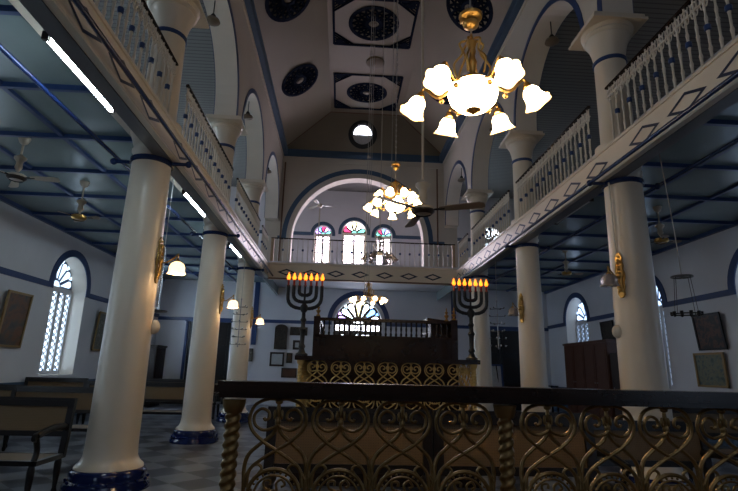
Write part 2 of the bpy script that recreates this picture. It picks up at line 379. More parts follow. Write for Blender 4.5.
# ---------------------------------------------------------------- columns
def column(sd, y, label, dx=0, rs=1):
    t = thing('column', label, 'column', (sd*HW+dx, y, 0), 0, 'nave columns')
    t.scale = (rs, rs, 1)
    b = MB(); b.lathe([(.50, 0), (.50, .05), (.475, .075), (.475, .10), (.44, .12), (.44, .19), (.425, .22), (.40, .24)], 'base_blue', seg=40)
    for k in range(16): b.ball((.462*cos(k*pi/8), .462*sin(k*pi/8), .115), .018, 'base_blue', 6, 4)
    b.build('base', t, label='glossy blue round base')
    b = MB(); b.lathe([(.40, .24), (.395, .265), (.345, .31), (.315, .37), (.305, .5), (.298, 1.2), (.284, 2.6), (.264, 4.2), (.264, 4.42), (.285, 4.44), (.285, 4.47), (.27, 4.49), (.27, 4.52), (.30, 4.62), (.34, 4.72), (.34, 4.93)], 'cream', seg=40); b.build('lower_shaft', t)
    b = MB(); b.lathe([(.275, 4.27), (.292, 4.28), (.292, 4.34), (.275, 4.35)], 'pipe_blue', seg=32)
    b.tube([(-.56, -.03, 4.31), (-.3, -.03, 4.31)], .028, 'pipe_blue', 8); b.tube([(.3, -.03, 4.31), (.56, -.03, 4.31)], .028, 'pipe_blue', 8)
    for s in (-1, 1): b.ball((s*.53, -.03, 4.31), .05, 'pipe_blue', 8, 6)
    b.build('collar', t, label='blue iron collar with two side arms')
    b = MB(); b.lathe([(.27, 4.90), (.27, 4.97), (.25, 5.0), (.245, 5.4), (.238, 6.0), (.235, 6.46), (.245, 6.52), (.262, 6.62), (.30, 6.74), (.335, 6.80), (.335, 6.83), (.36, 6.84), (.375, 6.87), (.36, 6.90), (.345, 6.91), (.385, 6.93), (.40, 6.955)], 'cream', seg=40)
    b.box(-.44, .44, -.44, .44, 6.95, 6.99, 'cream'); b.box(-.41, .41, -.41, .41, 6.99, 7.06, 'cream'); b.build('upper_shaft', t)
    b = MB(); b.lathe([(.238, 6.37), (.256, 6.38), (.256, 6.43), (.238, 6.44)], 'blue', seg=32); b.build('neck_ring', t, label='thin blue painted ring')
    return t
words = [('nearest', 'beside the front benches'), ('middle', 'second along the row'), ('farthest', 'closest to the rear gallery')]
for sd in (-1, 1):
    for i, y in enumerate(YC): column(sd, y, 'tall cream column on blue base, %s of the %s row, %s' % (words[i][0], SIDE[sd], words[i][1]), (0, -.04, -.07)[i] if sd < 0 else 0, (1, .95, .94)[i])
# iron tie rods running along the columns
for sd in (-1, 1):
    for dx, w in ((-.53, 'in front of the %s gallery front'), (.53, 'inside the %s aisle, under its ceiling')):
        zr_ = 4.40 if sd < 0 else 4.31; x = sd*(HW+dx); b = MB(); b.tube([(0, YF-6.83, zr_)] + [(0, y, zr_) for y in (-3, 0, 3.96, 7.92, 9.3)], .028, 'pipe_blue', 8)
        o = b.build('tie_rod', loc=(x, 6.83, 0)); tag(o, 'long blue iron tie rod running ' + w % SIDE[sd], 'rod')
# ---------------------------------------------------------------- gallery railings
def baluster_mesh(knob, h, paint='baluster_white'):
    b = MB(); pr = [(.026, 0), (.026, .03), (.014, .05), (.017, .18), (.023, .22), (.013, .26), (.015, .40), (.020, .44), (.015, .50)]
    pr += [(.015, .55), (.021, .60), (.012, .65), (.014, .78), (.022, .83), (.012, .87), (.012, h)]
    b.lathe(pr, paint, seg=7)
    if knob: b.lathe([(.016, .44), (.036, .455), (.036, .51), (.016, .525)], 'blue', seg=8)
    else: b.lathe([(.014, .455), (.024, .475), (.014, .495)], paint, seg=7)
    return b.mesh('baluster')
def frieze_mesh(L, h, n, paint):
    b = MB(); b.box(0, L, -.015, .015, h-.16, h-.145, paint); p = L/n
    for i in range(n):
        c = (i+.5)*p
        b.tube([(c+.05*cos(a*pi/4), 0, h-.085+.05*sin(a*pi/4)) for a in range(8)], .011, paint, 5, True)
        for s in (-1, 1): b.tube(cr([(c+s*p*.42, 0, h-.02), (c+s*p*.30, 0, h-.08), (c+s*p*.38, 0, h-.17), (c+s*p*.2, 0, h-.23), (c, 0, h-.16)], 3), .009, paint, 4)
    return b
BM = {}
def railing(loc, rz, L, sp, label, h=.97, paint='baluster_white', knobs=2, frieze=True, pink=False):
    t = thing('gallery_railing', label, 'railing', loc, rz, 'gallery railings')
    n = max(2, round(L/sp)); p = L/n
    b = MB(); b.box(0, L, -.026, .026, h, h+.02, 'wood'); b.box(0, L, -.020, .020, h+.02, h+.035, 'wood'); b.build('handrail', t)
    b = MB(); b.box(0, L, -.035, .035, 0, .03, paint); b.build('bottom_rail', t)
    if frieze: frieze_mesh(L, h, n, paint).build('scroll_frieze', t)
    for i in range(n):
        k = (i % knobs == 0, round(h, 2), paint)
        if k not in BM: BM[k] = baluster_mesh(*k)
        o = bpy.data.objects.new('baluster', BM[k]); COL.objects.link(o); o.parent = t; o.location = ((i+.5)*p, 0, .03 if 0 else 0)
    if pink:
        for x in (.06, L-.06):
            b = MB(); b.box(x-.05, x+.05, -.05, .05, 0, h, 'pink_wood'); b.build('newel_post', t)
    return t
for sd in (-1, 1):
    x = sd*3.25; near = {-1: 'left', 1: 'right'}[sd]
    spans = [(2.9, 6.56, 'nearest stretch, in front of the first column'), (7.10, 10.53, 'between first and second columns'), (11.05, 14.49, 'between second and third columns'), (15.01, 16.2, 'short far stretch by the rear gallery')]
    for y0, y1, w in spans:
        railing((x, y0, 4.79), pi/2, y1-y0, .155, 'white %s gallery railing with blue knobs, %s' % (near, w), h=.97)
railing((-3.15, 16.35, 4.86), 0, 6.3, .165, 'pale iron railing of the rear gallery under the big arch', h=.86, paint='rear_white', frieze=False, pink=True)
# ---------------------------------------------------------------- windows
def fan_glass(b, r, cols, m_lead='blue', y=0, n=7, center=None):
    # semicircle of petals in the x z plane, centre at origin, facing -y
    b.prism([(r*cos(a*pi/16), y+.02, r*sin(a*pi/16)) for a in range(17)], (0, .03, 0), m_lead)
    for i in range(n):
        a0 = pi*(i+.17)/n; a1 = pi*(i+.83)/n; am = (a0+a1)/2; ri = r*.28; ro = r*.78
        pts = [(ri*cos(am), ri*sin(am)), (ro*cos(a0), ro*sin(a0))]
        hw = ro*sin((a1-a0)/2)
        for k in range(1, 6):
            th = -pi/2 + pi*k/6
            cx_, cz_ = ro*cos((a1-a0)/2)*cos(am), ro*cos((a1-a0)/2)*sin(am)
            dx, dz = cos(am)*cos(th)*hw*1.05 - sin(am)*sin(th)*hw, sin(am)*cos(th)*hw*1.05 + cos(am)*sin(th)*hw
            pts.append((cx_+dx, cz_+dz))
        pts.append((ro*cos(a1), ro*sin(a1)))
        b.prism([(p[0], y-.005, p[1]) for p in pts], (0, .03, 0), cols[i % len(cols)])
        if i < n-1:
            a = pi*(i+1)/n; b.prism([(r*.95*cos(a-.07), y-.005, r*.95*sin(a-.07)), (r*.95*cos(a+.07), y-.005, r*.95*sin(a+.07)), (r*.80*cos(a), y-.005, r*.80*sin(a))], (0, .03, 0), cols[(i+1) % len(cols)])
    b.prism([(r*.2*cos(a*pi/8), y-.005, r*.2*sin(a*pi/8)) for a in range(9)], (0, .03, 0), cols[0])
WN = [0]
def lattice_window(x, y, rz, W=.85, sill=1.15, sp=3.48, pane='pane'):
    WN[0] += 1
    t = bpy.data.objects.new('window_%d' % WN[0], None); COL.objects.link(t); t.location = (x, y, 0); t.rotation_euler = (0, 0, rz); t['kind'] = 'structure'
    b = MB(); fan_glass(b, W, ['pane_fan' if pane == 'pane' else pane]); o = b.build('fanlight', t, loc=(0, 0, sp+.02))
    b = MB(); b.box(-W, W, -.02, .06, sp-.12, sp+.03, 'plaster'); b.box(-W, W, -.02, .06, sill, sill+.1, 'plaster')
    n = 5; sw = 2*W/n; g = .36*sw
    for i in range(n+1):
        c = -W+i*sw; b.box(max(-W, c-g/2-.01), min(W, c+g/2+.01), -.02, .06, sill+.1, sp-.12, 'plaster')
    for i in range(n):
        c = -W+(i+.5)*sw; a = (sw-g)/2
        z0, z1 = sill+.1, sp-.12; k = 12; P = (z1-z0)/k
        for s in (-1, 1):
            b.tube([(c+s*a*(1 if j % 2 else -1), .01, z0+j*P) for j in range(k+1)], .020, 'steel', 5)
        b.tube([(c, .015, z0), (c, .015, z1)], .006, 'steel', 4)
    b.build('window_frame', t)
    b = MB(); b.box(-W+.02, W-.02, .07, .09, sill+.1, sp-.1, pane); b.build('pane', t)
    return t
for sd in (-1, 1):
    for y in WINY: lattice_window(sd*8.60, y, -sd*pi/2 if sd > 0 else pi/2, **(dict(pane='pane_bright' if y > 17 else 'pane') if sd < 0 else dict(pane='pane_dim')))
def upper_window(x, y, rz, W, sill, sp, cols, fcols):
    WN[0] += 1
    t = bpy.data.objects.new('window_%d' % WN[0], None); COL.objects.link(t); t.location = (x, y, 0); t.rotation_euler = (0, 0, rz); t['kind'] = 'structure'
    b = MB(); fan_glass(b, W, fcols, 'frame_dark', n=5); b.build('fanlight', t, loc=(0, 0, sp+.03))
    b = MB(); b.box(-W, W, -.03, .05, sp-.10, sp+.03, 'white_paint')
    for c in (-W+.04, 0, W-.04): b.box(c-.05, c+.05, -.03, .05, sill, sp-.1, 'white_paint')
    z = sill
    while z < sp-.2: b.box(-W, W, -.025, .045, z, z+.035, 'white_paint'); z += .42
    b.build('window_frame', t)
    b = MB(); b.box(-W+.02, W-.02, .055, .07, sill, sp-.1, cols); b.build('pane', t)
upper_window(-.25, YB+.2, 0, .52, 5.1, 7.3, 'pane_light', ['pane_teal', 'pane_light', 'pane_yellow', 'pane_light', 'pane_red'])
upper_window(-1.62, YB+.2, 0, .36, 5.1, 7.2, 'pane_light', ['pane_teal', 'pane_violet', 'pane_red', 'pane_blue', 'pane_violet'])
upper_window(1.05, YB+.2, 0, .36, 5.1, 7.2, 'pane_light', ['pane_teal', 'pane_violet', 'pane_blue', 'pane_red', 'pane_teal'])
for x in (-5.8, 5.8): upper_window(x, YB+.2, 0, .6, 5.6, 7.2, 'pane', ['pane', 'pane_white'])
for sd in (-1, 1):
    for y in WINY: upper_window(sd*8.5, y, -sd*pi/2, .8, 5.8, 7.2, 'pane' if sd < 0 else 'pane_off', ['pane', 'pane_white'] if sd < 0 else ['pane_off'])  # unseen upper side windows, added for daylight; only the left row glows
for x in (-5.8, 5.8): upper_window(x, YF-.2, pi, .8, 1.1, 3.4, 'pane_dim', ['pane_dim'])  # unseen glowing windows, added as a weak light source behind the camera
# arched glazed door under the rear gallery
t = bpy.data.objects.new('door_1', None); COL.objects.link(t); t.location = (.05, YB+.2, 0); t['kind'] = 'structure'
b = MB(); fan_glass(b, .98, ['pane_white', 'pane_blue', 'pane', 'pane_yellow', 'pane_white', 'pane', 'pane_violet'], 'frame_dark', n=7); b.build('fanlight', t, loc=(0, 0, 3.38))
b = MB(); b.box(-.98, .98, -.03, .06, 3.28, 3.38, 'frame_dark'); b.box(-.98, .98, -.03, .06, 2.95, 3.06, 'frame_dark')
for i in range(11): b.box(-.98+.19*i-.03, -.98+.19*i+.03, -.02, .05, 3.0, 3.3, 'frame_dark')
b.build('door_frame', t)
for s_ in (-1, 1):
    b = MB(); b.box(*sorted((s_*.01, s_*.97)), -.02, .05, 0, 2.95, 'frame_dark')
    for z in (.2, 1.2): b.box(*sorted((s_*.15, s_*.82)), -.035, -.02, z, z+.8, 'bench_wood')
    b.build('door_leaf', t)
b = MB(); b.box(-.96, .96, .055, .07, 3.06, 3.28, 'pane_white')
for (x0, x1, z0) in ((-.70, -.56, 2.62), (-.17, -.03, 2.3), (.16, .30, 2.3), (.34, .46, 2.3)): b.box(x0, x1, -.03, -.022, z0, 2.88, 'pane_white')
b.build('pane', t)
# dark doorways in the rear wall of each aisle
for i, sd in enumerate((-1, 1)):
    t = bpy.data.objects.new('door_%d' % (i+2), None); COL.objects.link(t); t.location = (sd*6.05, YB-.03, 0); t['kind'] = 'structure'
    b = MB(); W = .93
    for s in (-1, 1): b.box(s*W-.05, s*W+.05, -.05, .03, 0, 3.3, 'blue')
    b.box(-W-.09, W+.09, -.05, .03, 3.22, 3.38, 'blue'); b.build('door_frame', t)
    for s in (-1, 1):
        b = MB(); b.box(*sorted((s*.01, s*(W-.09))), -.02, .02, 0, 3.22, 'black')
        for z in (.3, 1.3, 2.3): b.box(*sorted((s*.12, s*(W-.2))), -.035, -.018, z, z+.8, 'bench_wood')
        b.build('door_panel', t)
# ---------------------------------------------------------------- ceiling ornaments
def oval_part(b, rx, ry, thick=.02):
    seg = 32
    for k in range(seg):      # outer ring
        a, c = 2*pi*k/seg, 2*pi*(k+1)/seg
        b.prism([(rx*cos(a), ry*sin(a), 0), (rx*cos(c), ry*sin(c), 0), (rx*.84*cos(c), ry*.84*sin(c), 0), (rx*.84*cos(a), ry*.84*sin(a), 0)], (0, 0, -thick), 'lattice_blue')
        b.prism([(rx*.36*cos(a), ry*.36*sin(a), 0), (rx*.36*cos(c), ry*.36*sin(c), 0), (rx*.20*cos(c), ry*.20*sin(c), 0), (rx*.20*cos(a), ry*.20*sin(a), 0)], (0, 0, -thick), 'lattice_blue')
    n = 16
    for k in range(n):
        a0, a1 = 2*pi*k/n, 2*pi*(k+1)/n; am = (a0+a1)/2
        for (p, q) in (((.86, a0), (.62, am)), ((.86, a1), (.62, am)), ((.62, am), (.34, a0)), ((.62, am), (.34, a1))):
            P = Vector((rx*p[0]*cos(p[1]), ry*p[0]*sin(p[1]), -.01)); Q = Vector((rx*q[0]*cos(q[1]), ry*q[0]*sin(q[1]), -.01))
            b.tube([P, Q], .034*rx/.7, 'lattice_blue', 4)
        b.tube([(rx*.62*cos(am), ry*.62*sin(am), -.01), (rx*.62*cos(am+2*pi/n), ry*.62*sin(am+2*pi/n), -.01)], .030*rx/.7, 'lattice_blue', 4)
def oval_object(name, label, loc, xaxis, yaxis, rx, ry):
    b = MB(); oval_part(b, rx, ry); b.lathe([(.12*rx, 0), (.12*rx, -.03), (.001, -.045)], 'rosette', seg=12)
    o = b.build(name); tag(o, label, 'ornament', 'ceiling lattice ornaments')
    X = Vector(xaxis).normalized(); Y = Vector(yaxis).normalized(); Z = X.cross(Y)
    m = Matrix((X, Y, Z)).transposed().to_4x4(); m.translation = Vector(loc); o.matrix_world = m
    return o
sx, sz = (XS-XT), (ZT-ZS); sl = Vector((-sx, 0, sz)).normalized()
for sd in (-1, 1):
    for y, w in ((10.85, 'nearer'), (14.6, 'farther')):
        nrm = Vector((-sd*sz, 0, -sx)).normalized()
        oval_object('ceiling_oval', 'dark blue lattice oval on %s slope of nave ceiling, %s one' % (SIDE[sd], w), Vector((sd*2.35, y, 10.7)) + nrm*.015, (0, 1, 0), (sd*sx, 0, -sz) if sd < 0 else (sx, 0, -sz), .80, .68)
for i, (y0, y1, w) in enumerate(((15.0, 17.25, 'farther panel, next to the round end vent'), (11.4, 13.4, 'nearer panel, cut by the top of the picture'))):
    t = thing('ceiling_panel', 'dark blue rectangular frame with oval lattice on flat nave ceiling, ' + w, 'ornament', (-.06, (y0+y1)/2, ZT-.005), 0, 'flat ceiling lattice panels')
    hx, hy = 1.17, (y1-y0)/2; b = MB()
    for s in (-1, 1):
        b.box(s*hx-.035, s*hx+.035, -hy, hy, -.03, 0, 'lattice_blue'); b.box(-hx, hx, s*hy-.035, s*hy+.035, -.03, 0, 'lattice_blue')
    b.build('frame', t)
    for s in (-1, 1):
        for u in (-1, 1):
            b = MB(); c = Vector((s*hx, u*hy, -.01)); a = Vector((s*(hx-.62), u*hy, -.01)); d = Vector((s*hx, u*(hy-.55), -.01))
            b.tube([a, d], .035, 'lattice_blue', 4)
            for k in range(1, 5):
                f = k/5; b.tube([c.lerp(a, f), c.lerp(d, f)], .022, 'lattice_blue', 4); b.tube([c.lerp(a, f), a.lerp(d, f)], .022, 'lattice_blue', 4)
            b.lathe([(.12, 0), (.12, -.03), (.001, -.03)], 'lattice_blue', (s*(hx-.17), u*(hy-.15), 0), 12)
            b.build('corner_lattice', t)
    b = MB(); oval_part(b, .74, .74 if i else .66); b.lathe([(.09, 0), (.09, -.03), (.001, -.045)], 'rosette', seg=12); b.build('oval_lattice', t)
# round vent in the hipped end
t = thing('round_vent', 'round porthole vent in dark ring on hipped end of nave ceiling', 'vent', (-.10, 18.20, 10.67))
nv = Vector((0, -(ZT-ZS), -(YE-YT))).normalized()
b = MB(); b.lathe([(.40, -.02), (.58, -.02), (.58, .05), (.52, .09), (.46, .09), (.40, .05), (.40, -.02)], 'black', axis=nv, seg=32, cap=False); b.build('ring', t)
b = MB(); b.lathe([(.42, .01), (.42, .03), (.001, .03)], 'paper', axis=nv, seg=24); b.build('louvre', t)
vv = nv.cross(Vector((1, 0, 0))); vv = vv if vv.z > 0 else -vv
b = MB(); b.prism([Vector((.36*cos(a*pi/12), 0, 0)) + vv*(.36*sin(a*pi/12)) + nv*.035 for a in range(13)], nv*.01, 'pane_white'); b.build('pane', t, label='bright half-round pane')
# ceiling rosette
b = MB(); b.lathe([(.30, 0), (.30, -.05), (.22, -.08), (.12, -.11), (.001, -.12)], 'rosette', seg=20)
o = b.build('ceiling_rosette', loc=(.12, 14.25, ZT)); tag(o, 'round dark rosette on flat nave ceiling between the two lattice panels', 'ornament')
# dish lamps under the arcade crowns
for sd in (-1, 1):
    for y, w in ((8.81, 'first'), (12.77, 'second'), (16.73, 'third')):
        t = thing('dish_lamp', 'small round brown dish lamp hanging under %s arch of the %s arcade' % (w, SIDE[sd]), 'lamp', (sd*3.53, y, 8.28), 0, 'dish lamps under the arches')
        b = MB(); b.tube([(0, 0, .50), (0, 0, .13)], .012, 'black', 6); b.lathe([(.05, .08), (.06, .13), (.03, .18)], 'black', seg=10); b.build('stem', t)
        b = MB(); b.lathe([(.03, .09), (.13, .05), (.15, .0), (.10, -.03), (.05, -.04), (.001, -.05)], 'rosette', seg=20); b.build('dish', t)
# ---------------------------------------------------------------- brass fences with scrolls
def scroll_unit_mesh(m='old_brass'):
    b = MB(); r = .0095
    def P(pts, rr=r, n=5):
        for s in (-1, 1):
            for fl in (1, -1):
                b.tube([(p.x*s, p.y, p.z if fl > 0 else -.96-p.z) for p in cr([(q[0], q[2] if len(q) > 2 else 0, q[1]) for q in pts], n)], rr, m, 6)
    P([(.012, -.012), (-.05, -.006), (-.115, -.035), (-.142, -.10), (-.125, -.165), (-.06, -.225), (0, -.262), (.075, -.31), (.125, -.36), (.135, -.44)])
    # curl with stem crossing to the side
    P([(-.070, -.100, -.006), (-.062, -.112, -.006), (-.044, -.100, -.006), (-.050, -.070, -.006), (-.085, -.056, -.006), (-.118, -.088, -.006), (-.112, -.135, -.006), (-.070, -.162, -.006), (-.02, -.15, -.006), (0, -.13, -.006)], .0085)
    P([(0, -.14, .006), (-.025, -.185, .006), (-.085, -.235, .006), (-.135, -.285, .006), (-.152, -.35, .006), (-.148, -.44, .006), (-.150, -.48, .006)], .0105)
    P([(-.148, -.40), (-.115, -.345), (-.085, -.33), (-.065, -.35), (-.08, -.375)], .008)
    # central leaf ornament
    for fl in (1, -1):
        for (x, z, w, h) in ((0, -.06, .011, .045), (0, -.12, .016, .028), (-.018, -.085, .009, .026), (.018, -.085, .009, .026), (0, -.02, .02, .014)):
            b.ball((x, 0, z if fl > 0 else -.96-z), w, m, 8, 6, h/w)
    # wheel medallion
    for rr, tr in ((.128, .011), (.098, .006)): b.tube([(rr*cos(k*pi/14), 0, -.48+rr*sin(k*pi/14)) for k in range(28)], tr, m, 6, True)
    for k in range(24): b.ball((.113*cos(k*pi/12), -.004, -.48+.113*sin(k*pi/12)), .007, m, 5, 4)
    for k in range(6):
        a = k*pi/3
        pts = [(.03*cos(a), .03*sin(a)), (.06*cos(a+.35), .06*sin(a+.35)), (.085*cos(a+.1), .085*sin(a+.1)), (.075*cos(a-.25), .075*sin(a-.25)), (.055*cos(a-.15), .055*sin(a-.15))]
        b.tube(cr([(x, 0, -.48+z) for x, z in pts], 4), .007, m, 5)
    b.ball((0, 0, -.48), .032, m, 10, 6)
    b.v = [(x*.94, y, z*.90) for x, y, z in b.v]
    return b.mesh('scroll_panel')
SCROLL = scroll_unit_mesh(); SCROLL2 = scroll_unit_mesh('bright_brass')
def twisted_post_mesh(h, r=.040, m='old_brass'):
    b = MB(); seg = 20; n = int(h/.006); n0 = 0
    prof = []
    for i in range(n+1):
        z = h*i/n; rr = r
        for k in range(seg):
            a = 2*pi*k/seg; q = 1 + .13*cos(2*(a - z*2*pi/.084)) ; b.v.append((rr*q*cos(a), rr*q*sin(a), z))
    for i in range(n):
        for k in range(seg):
            a = i*seg+k; c = i*seg+(k+1) % seg; b.face([a, c, c+seg, a+seg], m, True)
    b.lathe([(.055, -.0), (.055, .05), (.042, .07)], m, seg=16); b.lathe([(.040, h-.06), (.052, h-.03), (.056, h)], m, seg=16)
    return b.mesh('twisted_post')
POST = twisted_post_mesh(.88, .034)
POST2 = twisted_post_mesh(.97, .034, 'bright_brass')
def put(me, name, parent, loc, rz=0):
    o = bpy.data.objects.new(name, me); COL.objects.link(o); o.parent = parent; o.location = loc; o.rotation_euler = (0, 0, rz); return o
# front fence: posts every 1.275 m, four scrolls in each bay
YFR = 2.5
t = thing('altar_rail', 'low brass scrollwork rail with dark wooden handrail across the foreground', 'railing', (-1.186, YFR, .45))
b = MB(); b.box(-.06, 4.2, -.07, .07, .905, .93, 'wood'); b.box(-.08, 4.2, -.09, .09, .93, .962, 'wood'); b.box(-.07, 4.2, -.07, .07, .962, .98, 'wood')
b.build('handrail', t, label='dark polished wooden handrail')
b = MB(); b.box(-.05, 4.2, -.04, .04, 0, .035, 'old_brass'); b.build('bottom_rail', t)
for i in range(4): put(POST, 'twisted_post', t, (1.313*i, 0, .015))
for i in range(3):
    for j in range(4): put(SCROLL, 'scroll_panel', t, (1.313*i + .213 + .2975*j, 0, .905))
# ---------------------------------------------------------------- reading platform (bimah)
BX, BY0, BY1 = 1.22, 7.1, 11.0
t = thing('reading_platform', 'raised reading platform with brass scroll fence in the middle of the nave', 'platform', (-.01, 0, 0))
b = MB(); b.box(-BX-.05, BX+.05, BY0-.05, BY1, 0, .58, 'wood'); b.box(-BX-.08, BX+.08, BY0-.08, BY1+.03, .58, .63, 'wood'); b.build('base', t)
b = MB(); b.box(-BX-.08, BX+.08, BY0-.07, BY0+.07, 1.60, 1.66, 'wood')
for s in (-1, 1): b.box(s*BX-.07, s*BX+.07, BY0, BY1, 1.60, 1.66, 'wood')
b.build('handrail', t)
pit = (2*BX-.14)/7
for i in range(7):
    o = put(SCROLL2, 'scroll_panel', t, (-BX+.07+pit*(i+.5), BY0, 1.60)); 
for s in (-1, 1):
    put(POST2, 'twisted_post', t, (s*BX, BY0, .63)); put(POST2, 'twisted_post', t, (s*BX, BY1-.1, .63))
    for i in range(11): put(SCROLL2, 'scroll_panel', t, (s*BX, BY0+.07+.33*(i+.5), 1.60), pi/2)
# enclosure of dark wood with turned balusters
IX0, IX1, IY0, IY1 = -1.05, 1.10, 7.75, 10.6
b = MB(); b.box(IX0, IX1, IY0, IY0+.05, .63, 1.98, 'wood')
for i in range(6):
    x = IX0+.06+(IX1-IX0-.1)/6*i; b.box(x, x+.30, IY0-.012, IY0, 1.70, 1.92, 'wood')
for x in (IX0, IX1-.05): b.box(x, x+.05, IY0, IY1, .63, 1.98, 'wood')
b.box(IX0-.02, IX1+.02, IY0-.03, IY0+.08, 1.97, 2.0, 'wood'); b.build('panelling', t)
b = MB(); b.box(IX0-.03, IX1+.03, IY0-.04, IY0+.09, 2.215, 2.26, 'wood')
for x in (IX0, IX1): b.box(x-.05, x+.05, IY0, IY1, 2.215, 2.26, 'wood')
b.build('top_rail', t)
bb = MB(); bb.lathe([(.014, 0), (.020, .03), (.011, .06), (.017, .11), (.011, .16), (.016, .19), (.013, .215)], 'wood', seg=8); bm_ = bb.mesh('spindle')
for i in range(27): put(bm_, 'spindle', t, (IX0+.03+(IX1-IX0-.06)*i/26, IY0+.025, 2.0))
for x in (IX0, IX1):
    for i in range(12): put(bm_, 'spindle', t, (x, IY0+.2+i*.22, 2.0))
for x in (IX0, IX1):
    b = MB(); b.box(x-.05, x+.05, IY0-.03, IY0+.07, .63, 2.28, 'wood'); b.build('corner_post', t)
# lectern on the platform, right side
b = MB(); b.box(.69, 1.09, 7.9, 8.25, 2.26, 2.30, 'wood', Matrix.Rotation(.12, 3, 'Y')); b.box(.76, 1.1, 7.95, 8.2, .63, 2.26, 'wood')
o = b.build('lectern'); tag(o, 'dark wooden lectern with sloping top at right end of reading platform', 'lectern')
# carpet and table behind the fence (dark table edge)
b = MB(); b.box(-.55, .6, 8.6, 9.6, 1.5, 1.56, 'wood')
for x in (-.5, .55):
    for y in (8.65, 9.55): b.box(x-.04, x+.04, y-.04, y+.04, .63, 1.5, 'wood')
o = b.build('reading_table'); tag(o, 'dark wooden table standing inside the reading platform enclosure', 'table')
# finials
for x, y, z, w in ((-1.05, 7.79, 2.28, 'left corner of the reading enclosure'), (.98, 7.79, 2.26, 'rail beside the lectern'), (1.10, 7.79, 2.28, 'right corner post of the reading enclosure')):
    b = MB(); b.lathe([(.03, 0), (.035, .02), (.012, .04), (.030, .075), (.040, .09), (.012, .11), (.022, .135), (.028, .145), (.008, .16), (.010, .19), (.001, .22)], 'brass', seg=14)
    o = b.build('finial', loc=(x, y, z)); tag(o, 'small brass bell finial on the ' + w, 'finial', 'finials on the enclosure')
# ---------------------------------------------------------------- menorahs
def menorah(x, y, z, label, grp):
    t = thing('menorah', label, 'menorah', (x, y, z), 0, grp)
    b = MB(); b.lathe([(.085, 0), (.085, .03), (.05, .05), (.035, .10), (.05, .13), (.03, .17), (.034, .33), (.052, .37), (.03, .41), (.03, .47), (.045, .50), (.028, .53), (.026, .60), (.055, .64), (.055, .69), (.028, .73)], 'iron', seg=14)
    b.tube([(0, 0, .72), (0, 0, 1.0)], .015, 'iron', 8); b.build('stem', t)
    for k, r in enumerate((.083, .163, .241)):
        pts = []; zb = .88 - .068*k - .0
        h = r*.78
        for j in range(17):
            a = pi + pi*j/16; ca, sa = cos(a), sin(a)
            pts.append((r*abs(ca)**.75*(1 if ca > 0 else -1), 0, zb + h*(abs(sa)**.75)*-1 + h*.55))
        top = .99
        pts = [(-r, 0, top)] + pts + [(r, 0, top)]
        b = MB(); b.tube(pts, .025, 'iron', 8)
        for j in range(1, len(pts)-1, 2): b.ball(pts[j], .028, 'iron', 7, 5)
        b.build('branch', t)
    for k in range(7):
        x_ = -.243+.081*k
        b = MB(); b.lathe([(.022, .98), (.026, .99), (.015, 1.0), (.016, 1.075)], 'candle_red', seg=8); c = b.build('candle', t, loc=(x_, 0, 0))
        b = MB(); b.lathe([(.012, 1.065), (.027, 1.09), (.027, 1.11), (.013, 1.15), (.001, 1.18)], 'flame', seg=8); b.build('flame_bulb', c, label='glowing orange flame-shaped bulb')
    return t
menorah(-1.225, 7.1, 1.655, 'black seven-branched menorah with lit orange bulbs on left corner of reading platform', 'menorahs')
menorah(1.19, 7.1, 1.655, 'black seven-branched menorah with lit orange bulbs on right corner of reading platform', 'menorahs')
# ---------------------------------------------------------------- benches
CUR = {}
def bench(x0, x1, y, top=1.10, rz=0, label='', cane_split=1, arms=True):
    L = x1-x0; t = thing('cane_bench', label, 'bench', ((x0+x1)/2, y, 0), rz, 'caned benches'); h = L/2; m = 'bench_wood'
    tilt = Matrix.Rotation(-.10, 3, 'X')
    b = MB(); piv = (0, 0, .45)
    b.box(-h, h, -.025, .025, top-.10, top-.02, m, tilt, piv); b.box(-h-.03, h+.03, -.035, .035, top-.03, top, m, tilt, piv)
    b.box(-h, h, -.022, .022, top-.44, top-.38, m, tilt, piv)
    for s in (-1, 1): b.box(s*h-.035, s*h+.035, -.03, .03, .42, top, m, tilt, piv)
    if top > 1.15:
        pass
    b.build('back_frame', t)
    b = MB(); b.box(-h+.03, h-.03, -.006, .006, top-.40, top-.09, 'cane', tilt, piv); b.build('back_panel', t, label='woven cane back panel')
    b = MB(); b.box(-h, h, -.56, -.50, .40, .45, m); b.box(-h, h, -.03, .03, .40, .45, m)
    for s in (-1, 1): b.box(s*h-.03, s*h+.03, -.56, .03, .40, .45, m)
    b.build('seat_frame', t)
    b = MB(); b.box(-h+.03, h-.03, -.50, -.03, .43, .445, 'cane'); b.build('seat', t)
    for s in (-1, 1):
        for yy in (-.53, .0):
            b = MB(); b.lathe([(.022, 0), (.032, .04), (.022, .08), (.034, .20), (.040, .34), (.030, .40)], m, seg=10); b.build('leg', t, loc=(s*(h-.03), yy, 0))
        if arms:
            b = MB(); b.tube(cr([(s*(h-.02), .04, .74), (s*(h-.02), -.2, .76), (s*(h-.02), -.42, .73), (s*(h-.02), -.56, .70)], 4), .038, m, 8)
            b.lathe([(.045, -.02), (.045, .02)], m, (s*(h-.02), -.57, .69), 12, axis=(1, 0, 0))
            b.tube(cr([(s*(h-.02), -.53, .44), (s*(h-.02), -.50, .55), (s*(h-.02), -.55, .68)], 4), .032, m, 8); b.build('armrest', t)
    return t
bench(-1.16, -.03, 3.75, 1.22, label='dark caned bench directly behind the foreground rail, left of the pair')
bench(.05, 1.18, 3.75, 1.22, label='dark caned bench directly behind the foreground rail, right of the pair')
bench(-6.2, -3.92, 6.45, 1.07, label='dark caned bench at bottom left corner, in front of the nearest left column')
bench(-6.35, -4.15, 9.3, 1.07, label='dark caned bench just behind the nearest left column')
bench(-8.1, -6.45, 9.6, 1.07, label='dark caned bench against left wall below the near picture')
